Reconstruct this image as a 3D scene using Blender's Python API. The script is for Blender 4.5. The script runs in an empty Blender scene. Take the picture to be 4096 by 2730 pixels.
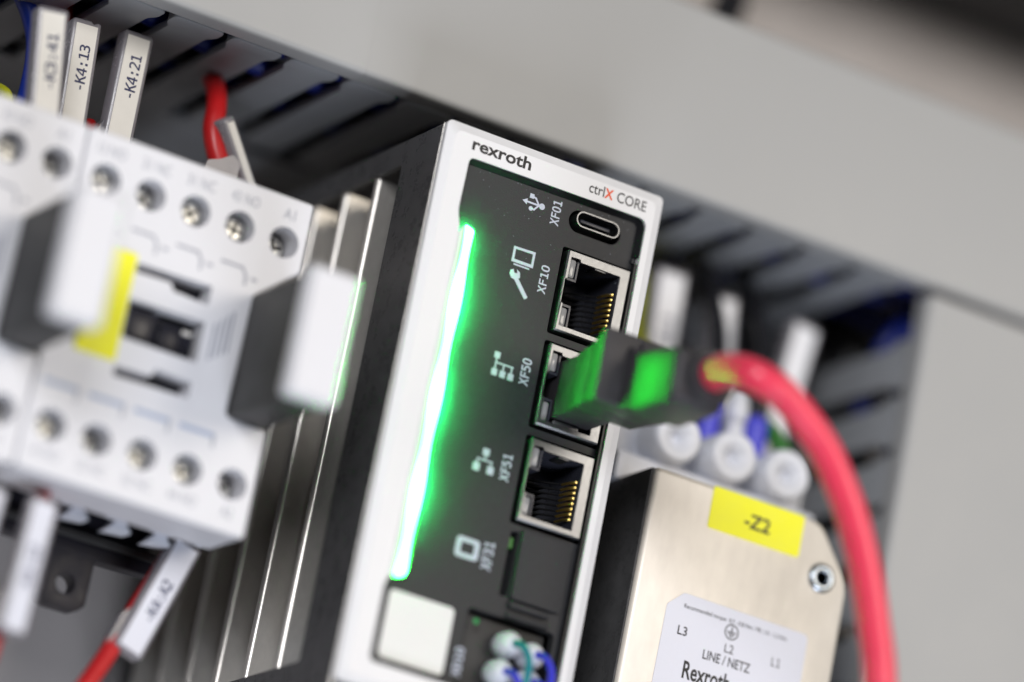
import bpy, bmesh, math, random
from mathutils import Vector, Matrix
from mathutils.geometry import tessellate_polygon

random.seed(7)
S = 0.001                                   # everything below is written in millimetres
scene = bpy.context.scene
COL = scene.collection

# ------------------------------------------------------------------ camera
cam_d = bpy.data.cameras.new("camera")
cam = bpy.data.objects.new("camera", cam_d)
COL.objects.link(cam)
RX = Vector((0.8578836910797694, -0.47930594085349987, 0.18520633801760908))
RY = Vector((0.30222750510248186, 0.17917022926651416, -0.9362459955076519))
RZ = Vector((0.4155648057028902, 0.8591646198529856, 0.29856665629971674))
M = Matrix(((RX.x, -RY.x, -RZ.x), (RX.y, -RY.y, -RZ.y), (RX.z, -RY.z, -RZ.z))).to_4x4()
M.translation = Vector((-365.998, -801.129, -316.140)) * S
cam.matrix_world = M
cam_d.sensor_width = 36.0
cam_d.lens = 20000.0 / 4096.0 * 36.0
cam_d.clip_start = 0.02
cam_d.clip_end = 50.0
cam_d.dof.use_dof = True
cam_d.dof.focus_distance = 0.9425
cam_d.dof.aperture_fstop = 3.1
cam_d.dof.aperture_blades = 9
scene.camera = cam

# ------------------------------------------------------------------ world, lamps, exposure
world = bpy.data.worlds.new("World")
scene.world = world
world.use_nodes = True
bg = world.node_tree.nodes["Background"]
bg.inputs[0].default_value = (0.86, 0.92, 1.0, 1)
bg.inputs[1].default_value = 0.09


def area(name, loc, target, sx, sy, power, col):
    d = bpy.data.lights.new(name, 'AREA')
    d.shape = 'RECTANGLE'
    d.size, d.size_y = sx, sy
    d.energy = power
    d.color = col
    o = bpy.data.objects.new(name, d)
    COL.objects.link(o)
    o.location = loc
    o.rotation_euler = (Vector(target) - Vector(loc)).to_track_quat('-Z', 'Y').to_euler()
    return o


area("key_lamp", (0.62, -1.20, 0.22), (0.03, 0.0, -0.05), 0.8, 0.5, 8.2, (1.0, 0.91, 0.79))
area("left_lamp", (-0.66, -1.10, 0.24), (0.0, 0.0, -0.03), 0.45, 0.45, 9.6, (0.97, 0.97, 1.0))
area("low_lamp", (0.16, -0.66, -1.02), (0.0, 0.05, -0.05), 0.5, 0.4, 7.2, (0.84, 0.89, 1.0))

scene.view_settings.view_transform = 'Standard'
scene.view_settings.look = 'None'
scene.view_settings.exposure = 0.0
scene.view_settings.gamma = 1.0
scene.cycles.use_denoising = True
scene.cycles.max_bounces = 10
scene.cycles.diffuse_bounces = 4
scene.cycles.glossy_bounces = 5
scene.cycles.transmission_bounces = 6
scene.cycles.sample_clamp_indirect = 8.0
scene.cycles.caustics_reflective = False
scene.cycles.caustics_refractive = False


# ------------------------------------------------------------------ materials
def mat(name, col, rough=0.5, metal=0.0, var=0.06, nscale=300.0, bump=0.0, bscale=2000.0,
        stretch=(1, 1, 1), rvar=0.08, spec=0.5, trans=0.0, coat=0.0, ior=1.45, emit=None, estr=0.0):
    m = bpy.data.materials.new(name)
    m.use_nodes = True
    nt = m.node_tree
    b = nt.nodes["Principled BSDF"]
    tc = nt.nodes.new("ShaderNodeTexCoord")
    mp = nt.nodes.new("ShaderNodeMapping")
    mp.inputs["Scale"].default_value = stretch
    nt.links.new(tc.outputs["Object"], mp.inputs[0])
    n = nt.nodes.new("ShaderNodeTexNoise")
    n.inputs["Scale"].default_value = nscale
    n.inputs["Detail"].default_value = 6.0
    n.inputs["Roughness"].default_value = 0.65
    nt.links.new(mp.outputs[0], n.inputs["Vector"])
    r = nt.nodes.new("ShaderNodeValToRGB")
    r.color_ramp.elements[0].position = 0.3
    r.color_ramp.elements[1].position = 0.7
    r.color_ramp.elements[0].color = [c * (1 - var) for c in col] + [1]
    r.color_ramp.elements[1].color = [min(1, c * (1 + var)) for c in col] + [1]
    nt.links.new(n.outputs["Fac"], r.inputs[0])
    nt.links.new(r.outputs[0], b.inputs["Base Color"])
    mr = nt.nodes.new("ShaderNodeMapRange")
    mr.inputs["From Min"].default_value = 0.3
    mr.inputs["From Max"].default_value = 0.7
    mr.inputs["To Min"].default_value = max(0.02, rough - rvar)
    mr.inputs["To Max"].default_value = min(1.0, rough + rvar)
    nt.links.new(n.outputs["Fac"], mr.inputs[0])
    nt.links.new(mr.outputs[0], b.inputs["Roughness"])
    b.inputs["Metallic"].default_value = metal
    b.inputs["Specular IOR Level"].default_value = spec
    b.inputs["IOR"].default_value = ior
    if trans:
        b.inputs["Transmission Weight"].default_value = trans
    if coat:
        b.inputs["Coat Weight"].default_value = coat
        b.inputs["Coat Roughness"].default_value = 0.12
    if emit:
        b.inputs["Emission Color"].default_value = (*emit, 1)
        b.inputs["Emission Strength"].default_value = estr
    if bump:
        n2 = nt.nodes.new("ShaderNodeTexNoise")
        n2.inputs["Scale"].default_value = bscale
        n2.inputs["Detail"].default_value = 3.0
        nt.links.new(mp.outputs[0], n2.inputs["Vector"])
        bp = nt.nodes.new("ShaderNodeBump")
        bp.inputs["Strength"].default_value = bump
        bp.inputs["Distance"].default_value = 0.0002
        nt.links.new(n2.outputs["Fac"], bp.inputs["Height"])
        nt.links.new(bp.outputs[0], b.inputs["Normal"])
    return m


MW = mat("white_plastic", (0.79, 0.79, 0.80), 0.38, var=0.02, bump=0.05, bscale=4000)
MCW = mat("contactor_white_plastic", (0.77, 0.77, 0.80), 0.45, var=0.03, nscale=120, bump=0.06, bscale=3000)
MPAN = mat("charcoal_textured_plastic", (0.030, 0.031, 0.034), 0.52, spec=0.4, var=0.18, nscale=900, bump=0.35, bscale=3500)
MBLK = mat("black_plastic", (0.012, 0.012, 0.014), 0.42, var=0.2, nscale=500, bump=0.1)
MDG = mat("dark_grey_plastic", (0.040, 0.039, 0.038), 0.55, var=0.12, nscale=250, bump=0.12)
MPLUG = mat("plug_plastic", (0.042, 0.040, 0.044), 0.48, var=0.1, nscale=300, bump=0.15)
MDUCT = mat("grey_duct_plastic", (0.39, 0.39, 0.383), 0.46, var=0.025, nscale=25, bump=0.04, bscale=2500)
MFING = mat("grey_duct_finger_plastic", (0.31, 0.32, 0.335), 0.5, var=0.04, nscale=90)
MSTEEL = mat("zinc_steel", (0.96, 0.885, 0.775), 0.46, 0.25, var=0.05, nscale=420, bump=0.015, bscale=2500, rvar=0.05, stretch=(1, 1, 0.35))
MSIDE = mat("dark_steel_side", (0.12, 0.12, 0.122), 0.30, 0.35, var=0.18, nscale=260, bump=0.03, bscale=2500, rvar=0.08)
MFIN = mat("aluminium_fin", (0.74, 0.71, 0.66), 0.33, 0.72, var=0.04, nscale=1500, bump=0.012, bscale=6000, rvar=0.04, stretch=(1, 1, 0.4))
MSHIELD = mat("nickel_shield", (0.235, 0.24, 0.25), 0.36, 1.0, var=0.08, nscale=1500, stretch=(6, 1, 0.6), bump=0.06, bscale=3000, rvar=0.1)
MGOLD = mat("gold_contact", (0.95, 0.70, 0.22), 0.40, 1.0, var=0.05)
MLENS = mat("clear_lens", (0.72, 0.72, 0.72), 0.12, var=0.05, trans=0.55, coat=0.5)
MTONG = mat("port_tongue_plastic", (0.035, 0.037, 0.05), 0.3, var=0.1)
MICON = mat("pale_print", (0.56, 0.60, 0.70), 0.6, var=0.05)
MINK = mat("black_print", (0.012, 0.012, 0.014), 0.5, var=0.1)
MRINK = mat("orange_red_print", (0.80, 0.10, 0.02), 0.5, var=0.05)
MNAVY = mat("navy_print", (0.03, 0.035, 0.10), 0.6, var=0.1)
MFAINT = mat("faint_grey_print", (0.38, 0.39, 0.44), 0.6, var=0.08)
MBLUEP = mat("pale_blue_print", (0.42, 0.48, 0.62), 0.6, var=0.05)
MYEL = mat("yellow_label", (0.93, 0.90, 0.02), 0.5, var=0.03, nscale=200)
MPAPER = mat("white_label_paper", (0.72, 0.73, 0.80), 0.5, var=0.02, nscale=400)
MSTICK = mat("sticker_paper", (0.78, 0.78, 0.76), 0.45, var=0.02)
MCARD = mat("marker_card", (0.78, 0.755, 0.70), 0.6, var=0.025, nscale=250)
MSLEEVE = mat("clear_grey_sleeve", (0.42, 0.40, 0.43), 0.22, var=0.05, trans=0.45, coat=0.3)
MRED = mat("red_wire_pvc", (0.50, 0.012, 0.014), 0.36, var=0.06)
MREDC = mat("red_cable_pvc", (0.86, 0.050, 0.105), 0.33, var=0.05, coat=0.2)
MBLUE = mat("blue_wire_pvc", (0.010, 0.035, 0.33), 0.38, var=0.08)
MDBLUE = mat("dark_blue_wire_pvc", (0.008, 0.020, 0.20), 0.4, var=0.08)
MVIO = mat("blue_ferrule_plastic", (0.05, 0.05, 0.62), 0.35, var=0.05)
MTEAL = mat("teal_wire_pvc", (0.01, 0.22, 0.26), 0.4, var=0.08)
MGRN = mat("yellow_green_wire_pvc", (0.48, 0.50, 0.02), 0.4, var=0.06)
MPGRN = mat("green_wire_pvc", (0.05, 0.20, 0.04), 0.4, var=0.06)
MBLKW = mat("black_wire_pvc", (0.010, 0.010, 0.013), 0.42, var=0.1)
MNYL = mat("natural_nylon", (0.76, 0.78, 0.84), 0.36, var=0.03, coat=0.1)
MBASE = mat("navy_black_plastic", (0.012, 0.011, 0.018), 0.5, var=0.15)
MPLATE = mat("mounting_plate_paint", (0.50, 0.465, 0.45), 0.45, 0.0, var=0.12, nscale=30, stretch=(1, 1, 0.25), bump=0.05)
MSCREW = mat("screw_steel", (0.74, 0.735, 0.69), 0.36, 1.0, var=0.10, nscale=900)
MRIVET = mat("zinc_rivet", (0.42, 0.47, 0.53), 0.24, 1.0, var=0.06)
MMATT = mat("matt_black_comb", (0.006, 0.006, 0.007), 0.7, spec=0.12)
MWHITE = mat("brightened_marker_card", (0.87, 0.87, 0.89), 0.55, var=0.02)  # brighter copy of the card, makes up for the duct's shadow
MSMOKE = mat("smoked_window_plastic", (0.014, 0.014, 0.022), 0.3, var=0.1)
MGREEND = mat("green_board_edge", (0.03, 0.16, 0.02), 0.4, var=0.2)


LED_X = 8.42 - 24.0                         # middle of the light bar, from the base of the controller


def led_material():
    m = bpy.data.materials.new("green_light_bar")
    m.use_nodes = True
    nt = m.node_tree
    b = nt.nodes["Principled BSDF"]
    b.inputs["Roughness"].default_value = 0.4
    b.inputs["Emission Color"].default_value = (0.0085, 1.0, 0.032, 1)

    def math_node(op, a, b=None, c=None):
        n = nt.nodes.new("ShaderNodeMath"); n.operation = op
        for k, v in enumerate((a, b, c)):
            if v is None: continue
            if isinstance(v, (int, float)): n.inputs[k].default_value = v
            else: nt.links.new(v, n.inputs[k])
        return n.outputs[0]

    def ramp(v, a, b, lo, hi):
        n = nt.nodes.new("ShaderNodeMapRange"); n.interpolation_type = 'SMOOTHSTEP'
        nt.links.new(v, n.inputs[0])
        for k, x in zip(("From Min", "From Max", "To Min", "To Max"), (a, b, lo, hi)):
            n.inputs[k].default_value = x
        return n.outputs[0]
    # diodes about 19 mm apart sit behind the middle of the bar; the rim's fading glow imitates lens bloom
    tc = nt.nodes.new("ShaderNodeTexCoord")
    sp = nt.nodes.new("ShaderNodeSeparateXYZ")
    nt.links.new(tc.outputs["Object"], sp.inputs[0])
    ge = nt.nodes.new("ShaderNodeNewGeometry")
    sn = nt.nodes.new("ShaderNodeSeparateXYZ")
    nt.links.new(ge.outputs["True Normal"], sn.inputs[0])
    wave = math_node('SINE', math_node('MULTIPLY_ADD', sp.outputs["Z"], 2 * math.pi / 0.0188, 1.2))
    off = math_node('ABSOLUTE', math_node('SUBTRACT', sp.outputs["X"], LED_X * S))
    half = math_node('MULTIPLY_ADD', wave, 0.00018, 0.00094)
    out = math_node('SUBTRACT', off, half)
    front = math_node('LESS_THAN', sn.outputs["Y"], -0.95)
    core = math_node('MULTIPLY', math_node('MULTIPLY', ramp(out, -0.0002, 0.00018, 1.0, 0.0), front), math_node('MULTIPLY_ADD', wave, 45.0, 215.0))
    # made-up overhang beside the ports; its unseen underside glows to light the dark panel
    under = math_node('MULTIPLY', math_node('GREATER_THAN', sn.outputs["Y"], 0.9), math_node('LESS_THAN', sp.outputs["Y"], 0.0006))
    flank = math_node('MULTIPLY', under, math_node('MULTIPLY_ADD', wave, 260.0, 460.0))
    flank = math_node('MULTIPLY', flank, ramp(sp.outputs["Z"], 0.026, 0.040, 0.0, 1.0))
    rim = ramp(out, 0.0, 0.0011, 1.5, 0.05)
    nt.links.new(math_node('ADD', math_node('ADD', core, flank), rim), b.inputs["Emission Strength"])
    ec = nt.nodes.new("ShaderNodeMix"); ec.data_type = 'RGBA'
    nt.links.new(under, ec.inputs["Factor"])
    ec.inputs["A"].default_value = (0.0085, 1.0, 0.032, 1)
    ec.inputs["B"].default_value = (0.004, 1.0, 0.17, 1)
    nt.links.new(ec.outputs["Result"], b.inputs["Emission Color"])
    mx = nt.nodes.new("ShaderNodeMix"); mx.data_type = 'RGBA'
    nt.links.new(ramp(sp.outputs["X"], (LED_X - 1.5) * S, (LED_X - 0.85) * S, 0.0, 1.0), mx.inputs["Factor"])  # base fades to white, blending the painted bloom into the frame
    mx.inputs["A"].default_value = (0.74, 0.74, 0.74, 1)
    mx.inputs["B"].default_value = (0.02, 0.25, 0.05, 1)
    nt.links.new(mx.outputs["Result"], b.inputs["Base Color"])
    return m


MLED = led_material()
MDOT = mat("green_status_lamp", (0.02, 0.2, 0.05), 0.3, emit=(0.03, 1.0, 0.25), estr=0.08)

# ------------------------------------------------------------------ object helpers
ORG = {}


def tag(o, label=None, cat=None, group=None, kind=None):
    if label: o["label"] = label
    if cat: o["category"] = cat
    if group: o["group"] = group
    if kind: o["kind"] = kind
    return o


def thing(name, label, cat, base, group=None):
    o = bpy.data.objects.new(name, None)
    o.empty_display_size = 0.004
    COL.objects.link(o)
    o.location = Vector(base) * S
    ORG[o.name] = Vector(base)
    return tag(o, label, cat, group)


def link_mesh(name, me, parent, org):
    o = bpy.data.objects.new(name, me)
    COL.objects.link(o)
    if parent is not None:
        o.parent = parent
    else:
        o.location = org * S
    ORG[o.name] = org
    return o


class MB:
    """collects shapes (in mm, world axes) for one mesh"""
    def __init__(self):
        self.v, self.f = [], []

    def add(self, vs, fs):
        n = len(self.v)
        self.v += [tuple(p) for p in vs]
        self.f += [tuple(i + n for i in f) for f in fs]
        return self

    def box(self, x0, x1, y0, y1, z0, z1, rot=None, about=None):
        vs = [Vector(p) for p in ((x0, y0, z0), (x1, y0, z0), (x1, y1, z0), (x0, y1, z0),
                                  (x0, y0, z1), (x1, y0, z1), (x1, y1, z1), (x0, y1, z1))]
        if rot is not None:
            c = Vector(about)
            vs = [rot @ (p - c) + c for p in vs]
        return self.add(vs, [(0, 1, 5, 4), (1, 2, 6, 5), (2, 3, 7, 6), (3, 0, 4, 7), (4, 5, 6, 7), (3, 2, 1, 0)])

    def plate(self, outer, a0, a1, holes=(), axis='y', cham=None, back=True):
        """polygon in (X,Z) [axis y], (Y,Z) [axis x] or (X,Y) [axis z], extruded from a0 to a1; cham=(inset, depth) on the a0 rim"""
        def P(u, v, a):
            return (u, a, v) if axis == 'y' else ((a, u, v) if axis == 'x' else (u, v, a))
        d = 1 if a1 > a0 else -1
        front = (cham[0] if isinstance(cham[0], list) else inset(outer, cham[0])) if cham else outer
        loops = [front] + list(holes)
        flat = [p for l in loops for p in l]
        tris = tessellate_polygon([[Vector((p[0], p[1], 0)) for p in l] for l in loops])
        self.add([P(p[0], p[1], a0) for p in flat], tris)
        if back:
            flat2 = [p for l in [outer] + list(holes) for p in l]
            self.add([P(p[0], p[1], a1) for p in flat2], [tuple(reversed(t)) for t in tris])
        n = len(outer)
        a = a0 + (cham[1] * d if cham else 0)
        if cham:
            self.add([P(*p, a0) for p in front] + [P(*p, a) for p in outer],
                     [(i, (i + 1) % n, n + (i + 1) % n, n + i) for i in range(n)])
        self.add([P(*p, a) for p in outer] + [P(*p, a1) for p in outer],
                 [(i, (i + 1) % n, n + (i + 1) % n, n + i) for i in range(n)])
        for h in holes:
            k = len(h)
            self.add([P(*p, a0) for p in h] + [P(*p, a1) for p in h],
                     [(i, (i + 1) % k, k + (i + 1) % k, k + i) for i in range(k)])
        return self

    def lathe(self, c, prof, axis='y', seg=28, caps=True):
        """prof: list of (radius, distance along axis) from the centre c"""
        vs, fs = [], []
        for r, h in prof:
            for i in range(seg):
                t = 2 * math.pi * i / seg
                u, w = r * math.cos(t), r * math.sin(t)
                p = {'y': (u, h, w), 'x': (h, u, w), 'z': (u, w, h)}[axis]
                vs.append((c[0] + p[0], c[1] + p[1], c[2] + p[2]))
        for k in range(len(prof) - 1):
            for i in range(seg):
                j = (i + 1) % seg
                fs.append((k * seg + i, k * seg + j, (k + 1) * seg + j, (k + 1) * seg + i))
        for k in (0, len(prof) - 1):
            if caps and prof[k][0] > 1e-6:
                fs.append(tuple(k * seg + i for i in range(seg)))
        return self.add(vs, fs)

    def tube(self, path, r, seg=14, sub=6):
        pts = smooth_path(path, sub)
        n = len(pts)
        vs, fs = [], []
        t0 = (pts[1] - pts[0]).normalized()
        up = Vector((0, 0, 1)) if abs(t0.z) < 0.9 else Vector((1, 0, 0))
        nrm = (up - t0 * up.dot(t0)).normalized()
        for i, p in enumerate(pts):
            t = (pts[min(i + 1, n - 1)] - pts[max(i - 1, 0)]).normalized()
            nrm = (nrm - t * nrm.dot(t)).normalized()
            bn = t.cross(nrm)
            rr = r(i / (n - 1)) if callable(r) else r
            for k in range(seg):
                a = 2 * math.pi * k / seg
                vs.append(p + nrm * (rr * math.cos(a)) + bn * (rr * math.sin(a)))
        for i in range(n - 1):
            for k in range(seg):
                j = (k + 1) % seg
                fs.append((i * seg + k, i * seg + j, (i + 1) * seg + j, (i + 1) * seg + k))
        fs.append(tuple(range(seg)))
        fs.append(tuple((n - 1) * seg + k for k in range(seg)))
        return self.add(vs, fs)

    def build(self, name, m, parent=None, bevel=0.0, smooth=35, seg=2, base=None, xf=None):
        org = ORG[parent.name] if parent is not None else Vector(base if base is not None else self.v[0])
        me = bpy.data.meshes.new(name)
        vs = [Vector(p) for p in self.v]
        if xf is not None:
            vs = [xf @ p for p in vs]
        me.from_pydata([(p - org) * S for p in vs], [], self.f)
        bm = bmesh.new()
        bm.from_mesh(me)
        bmesh.ops.remove_doubles(bm, verts=bm.verts, dist=1e-7)
        bmesh.ops.recalc_face_normals(bm, faces=bm.faces)
        if bevel:
            es = [e for e in bm.edges if len(e.link_faces) == 2 and e.calc_face_angle(0) > 0.6]
            bmesh.ops.bevel(bm, geom=es, offset=bevel * S, segments=seg, profile=0.5, affect='EDGES', clamp_overlap=True)
        bm.to_mesh(me)
        bm.free()
        me.polygons.foreach_set("use_smooth", [True] * len(me.polygons))
        me.set_sharp_from_angle(angle=math.radians(smooth))
        for mm in (m if isinstance(m, (list, tuple)) else [m]):
            me.materials.append(mm)
        return link_mesh(name, me, parent, org)


def smooth_path(path, sub):
    P = [Vector(p) for p in path]
    if len(P) < 3:
        return [P[0].lerp(P[-1], i / 8) for i in range(9)]
    out = []
    for i in range(len(P) - 1):
        p0, p1, p2, p3 = P[max(i - 1, 0)], P[i], P[i + 1], P[min(i + 2, len(P) - 1)]
        for k in range(sub):
            t = k / sub
            out.append(0.5 * ((2 * p1) + (p2 - p0) * t + (2 * p0 - 5 * p1 + 4 * p2 - p3) * t * t + (3 * p1 - p0 - 3 * p2 + p3) * t ** 3))
    out.append(P[-1])
    return out


def area2(p):
    return sum(p[i][0] * p[(i + 1) % len(p)][1] - p[(i + 1) % len(p)][0] * p[i][1] for i in range(len(p)))


def inset(poly, w):
    s = 1 if area2(poly) > 0 else -1
    n, out = len(poly), []
    for i in range(n):
        a, b, c = Vector(poly[i - 1]), Vector(poly[i]), Vector(poly[(i + 1) % n])
        d1, d2 = (b - a).normalized(), (c - b).normalized()
        n1, n2 = Vector((-d1.y, d1.x)) * s, Vector((-d2.y, d2.x)) * s
        q = n1 + n2
        q = q / max(q.dot(n1), 0.3)
        out.append((b.x + q.x * w, b.y + q.y * w))
    return out


def rrect(x0, x1, z0, z1, r=1.0, seg=5):
    out = []
    for cx, cz, a0 in ((x1 - r, z1 - r, 0), (x0 + r, z1 - r, 90), (x0 + r, z0 + r, 180), (x1 - r, z0 + r, 270)):
        for i in range(seg + 1):
            a = math.radians(a0 + 90 * i / seg)
            out.append((cx + r * math.cos(a), cz + r * math.sin(a)))
    return out


def rpoly(pts, r, seg=4):
    """polygon with rounded corners; r a number or one per corner"""
    n, out = len(pts), []
    for i in range(n):
        a, b, c = Vector(pts[i - 1]), Vector(pts[i]), Vector(pts[(i + 1) % n])
        ri = r[i] if isinstance(r, (list, tuple)) else r
        if ri <= 0:
            out.append((b.x, b.y)); continue
        ri = min(ri, (a - b).length * 0.45, (c - b).length * 0.45)
        p, q = b + (a - b).normalized() * ri, b + (c - b).normalized() * ri
        for k in range(seg + 1):
            t = k / seg
            w = p * (1 - t) ** 2 + b * 2 * t * (1 - t) + q * t * t
            out.append((w.x, w.y))
    return out


def circ(cx, cz, r, seg=24):
    return [(cx + r * math.cos(2 * math.pi * i / seg), cz + r * math.sin(2 * math.pi * i / seg)) for i in range(seg)]


def stroke(a, b, w):
    a, b = Vector(a), Vector(b)
    d = (b - a).normalized() * (w / 2)
    n = Vector((-d.y, d.x))
    return [tuple(a - d + n), tuple(a - d - n), tuple(b + d - n), tuple(b + d + n)]


def ring(cx, cz, r, w, seg=28):
    return (circ(cx, cz, r, seg), [circ(cx, cz, r - w, seg)])


def printed(name, shapes, y, m, parent, xf=None, t=0.04):
    """flat print: polygons in the XZ plane, a hair proud of the surface at y; a shape may be (outer, holes)"""
    mb = MB()
    for k, s in enumerate(shapes):
        o, h = s if isinstance(s, tuple) and isinstance(s[1], list) else (s, [])
        mb.plate(o, y - t - 0.003 * k, y - 0.01, h, back=False)
    return mb.build(name, m, parent, xf=xf)


def bundled_font(fname):
    import os
    try:
        return bpy.data.fonts.load(os.path.join(bpy.utils.system_resource('DATAFILES'), "fonts", fname))
    except Exception:
        return None


MONO = bundled_font("DejaVuSansMono.woff2")


def lettering(body, y, m, parent, x0, x1, z0, z1, rot=0, bold=0.0, name="lettering", xf=None, font=None, space=1.0):
    """text fitted into the box x0..x1, z0..z1 of the plane y; rot=90 reads upwards"""
    cu = bpy.data.curves.new("text", 'FONT')
    cu.body = body
    cu.size = 1.0
    cu.offset = bold
    cu.resolution_u = 3
    cu.fill_mode = 'BOTH'
    cu.space_character = space
    if font is not None:
        cu.font = font
    o = bpy.data.objects.new("text", cu)
    COL.objects.link(o)
    dg = bpy.context.evaluated_depsgraph_get()
    me = bpy.data.meshes.new_from_object(o.evaluated_get(dg))
    bpy.data.objects.remove(o)
    vs = [v.co.copy() for v in me.vertices]
    us, ws = [v.x for v in vs], [v.y for v in vs]
    u0, u1, w0, w1 = min(us), max(us), min(ws), max(ws)
    mb = MB()
    out = []
    for v in vs:
        a, b = (v.x - u0) / max(u1 - u0, 1e-6), (v.y - w0) / max(w1 - w0, 1e-6)
        if rot == 90:
            p = (x1 - b * (x1 - x0), y - 0.04, z0 + a * (z1 - z0))
        else:
            p = (x0 + a * (x1 - x0), y - 0.04, z0 + b * (z1 - z0))
        out.append(p)
    mb.add(out, [tuple(p.vertices) for p in me.polygons])
    bpy.data.meshes.remove(me)
    return mb.build(name, m, parent, xf=xf)


def copy_thing(root, offset, label=None):
    r = root.copy(); COL.objects.link(r)
    r.location = root.location + Vector(offset) * S
    ORG[r.name] = ORG[root.name] + Vector(offset)
    if label: r["label"] = label
    for ch in list(root.children):
        c = ch.copy(); COL.objects.link(c); c.parent = r
        for g in list(ch.children):
            d = g.copy(); COL.objects.link(d); d.parent = c
    return r


# ================================================================== SETTING
pl = MB().box(-190, 300, 105, 108, -220, 260)
o = pl.build("mounting_plate", MPLATE, base=(0, 105, 0)); tag(o, kind="structure")

# ================================================================== CABLE DUCTS
PITCH = 12.5
duct = thing("cable_duct", "horizontal grey slotted cable duct with smooth cover running above all the devices", "cable duct", (0, 20, 10))


def cover_profile(y0, z0, z1, lip):
    # (Y,Z) profile of the snap-on lid: front face with rolled lower and upper lips
    return rpoly([(y0, z0), (y0 + 5, z0 - 0.2), (y0 + 5, z0 + 1.0), (y0 + 1.6, z0 + 1.4), (y0 + 1.6, z1 - 1.4), (y0 + 5, z1 - 1), (y0 + 5, z1), (y0, z1)],
                 [lip, .3, .3, .6, .6, .3, .3, lip], 5)


MB().plate(cover_profile(20, 10.1, 48.8, 1.6), -170, -10.13, axis='x').build("duct_cover", MDUCT, duct)
MB().plate(cover_profile(20.25, 10.3, 48.9, 1.4), -10.1, 300, axis='x').build("duct_cover", MDUCT, duct)
MB().box(-170, 300, 100.5, 103.5, 10, 48).build("duct_back", MFING, duct)
MB().box(-170, 300, 25.5, 100.4, 47.3, 48.7).build("duct_top", MFING, duct)
MB().box(-170, 300, 77, 100.4, 10, 11.6).build("duct_base_strip", MFING, duct)


def finger_outline(c, y0=25.6):
    h, b = 5.3, 4.05
    return rpoly([(c - b, 77), (c - b, y0 + 6.2), (c - h, y0 + 4.2), (c - h, y0), (c + h, y0), (c + h, y0 + 4.2), (c + b, y0 + 6.2), (c + b, 77)],
                 [0, 1.0, 1.4, 1.6, 1.6, 1.4, 1.0, 0], 4)


fm = None
cs = [-30.3 + PITCH * k for k in range(-9, 6)] + [49.8 + PITCH * k for k in range(0, 6)]
for c in cs:
    if fm is None:
        fo = MB().plate(finger_outline(c), 10.0, 11.7, axis='z').build("duct_finger", MFING, duct, bevel=0.25)
        fm, c0 = fo.data, c
    else:
        fo = bpy.data.objects.new("duct_finger", fm); COL.objects.link(fo); fo.parent = duct
        fo.location = ((c - c0) * S, 0, 0)

vduct = thing("cable_duct", "vertical grey slotted cable duct with smooth cover at the right of the power unit", "cable duct", (121, 20, 8))
prof = rpoly([(121, 20), (200, 20), (200, 22), (123, 22), (122.2, 25), (120.9, 25)], [1.5, .2, .2, .5, .3, .3], 4)
MB().plate(prof, -230, 8.2, axis='z').build("duct_cover", MDUCT, vduct)
MB().box(121, 122.7, 77, 103, -230, 8.2).build("duct_base_strip", MFING, vduct)
fm2 = None
for k in range(0, 12):
    zc = -5.3 - PITCH * k
    if fm2 is None:
        ol = [(p[1], p[0]) for p in finger_outline(zc)]
        fo = MB().plate(ol, 121, 122.7, axis='x').build("duct_finger", MFING, vduct, bevel=0.25)
        fm2, z0f = fo.data, zc
    else:
        fo = bpy.data.objects.new("duct_finger", fm2); COL.objects.link(fo); fo.parent = vduct
        fo.location = (0, 0, (zc - z0f) * S)

# wires lying in the ducts; thick black ones added to darken the gaps
for i, (y, z, m, cname) in enumerate(((33, 14.5, MBLUE, "bright blue"), (41, 14.0, MDBLUE, "dark blue"), (52, 15.0, MBLKW, "black"), (62, 14.6, MDBLUE, "navy"), (71, 15.5, MBLKW, "added thick black"), (81, 14.5, MBLKW, "added matt black"), (90, 15, MBLKW, "added dull black"))):
    path = [(x, y + 2.2 * math.sin(x * 0.05 + i * 2.1), z + 1.0 * math.sin(x * 0.09 + i)) for x in range(-165, 190, 18)]
    o = MB().tube(path, 2.1 if i < 4 else 4.2, 10, 3).build("duct_wire", m, base=path[0])
    pos = ("nearest the cover", "second behind the cover", "third behind the cover", "fourth behind the cover", "fifth behind the cover", "sixth behind the cover", "deepest")[i]
    tag(o, f"{cname} wire lying lengthwise inside the horizontal duct, {pos}", "wire", "wires lying in the horizontal duct")
bundle = MB()  # unseen cables added to keep the duct slots dark
for i, (y, z) in enumerate(((38, 25), (50, 24), (62, 25.5), (74, 24.5), (86, 25), (44, 35), (60, 35), (78, 35))):
    bundle.tube([(x, y + 2 * math.sin(x * 0.04 + i), z + 1.2 * math.sin(x * 0.06 + 2 * i)) for x in range(-165, 240, 25)], 5.4, 10, 3)
tag(bundle.build("cable_filler", MBLKW, base=(0, 60, 25)), "added mass of black cables blocking light inside the horizontal duct above its fingers", "cable filler", kind="stuff")
for i, (y, x, m, cname) in enumerate(((34, 126.5, MDBLUE, "dark blue"), (47, 127, MBLKW, "black"), (62, 130, MBLKW, "added thick black"), (76, 132, MBLKW, "added matt black"), (90, 134, MBLKW, "added dull black"))):
    path = [(x + 0.8 * math.sin(z * 0.07 + i), y + 2 * math.sin(z * 0.05 + i), z) for z in range(-190, 20, 15)]
    o = MB().tube(path, 2.2 if i < 2 else 6.0, 12, 3).build("duct_wire", m, base=path[0])
    tag(o, f"{cname} wire lying upright inside the vertical duct, {('just behind the cover', 'second from the cover', 'third from the cover', 'fourth from the cover', 'deepest in')[i]}", "wire", "wires lying in the vertical duct")
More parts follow.
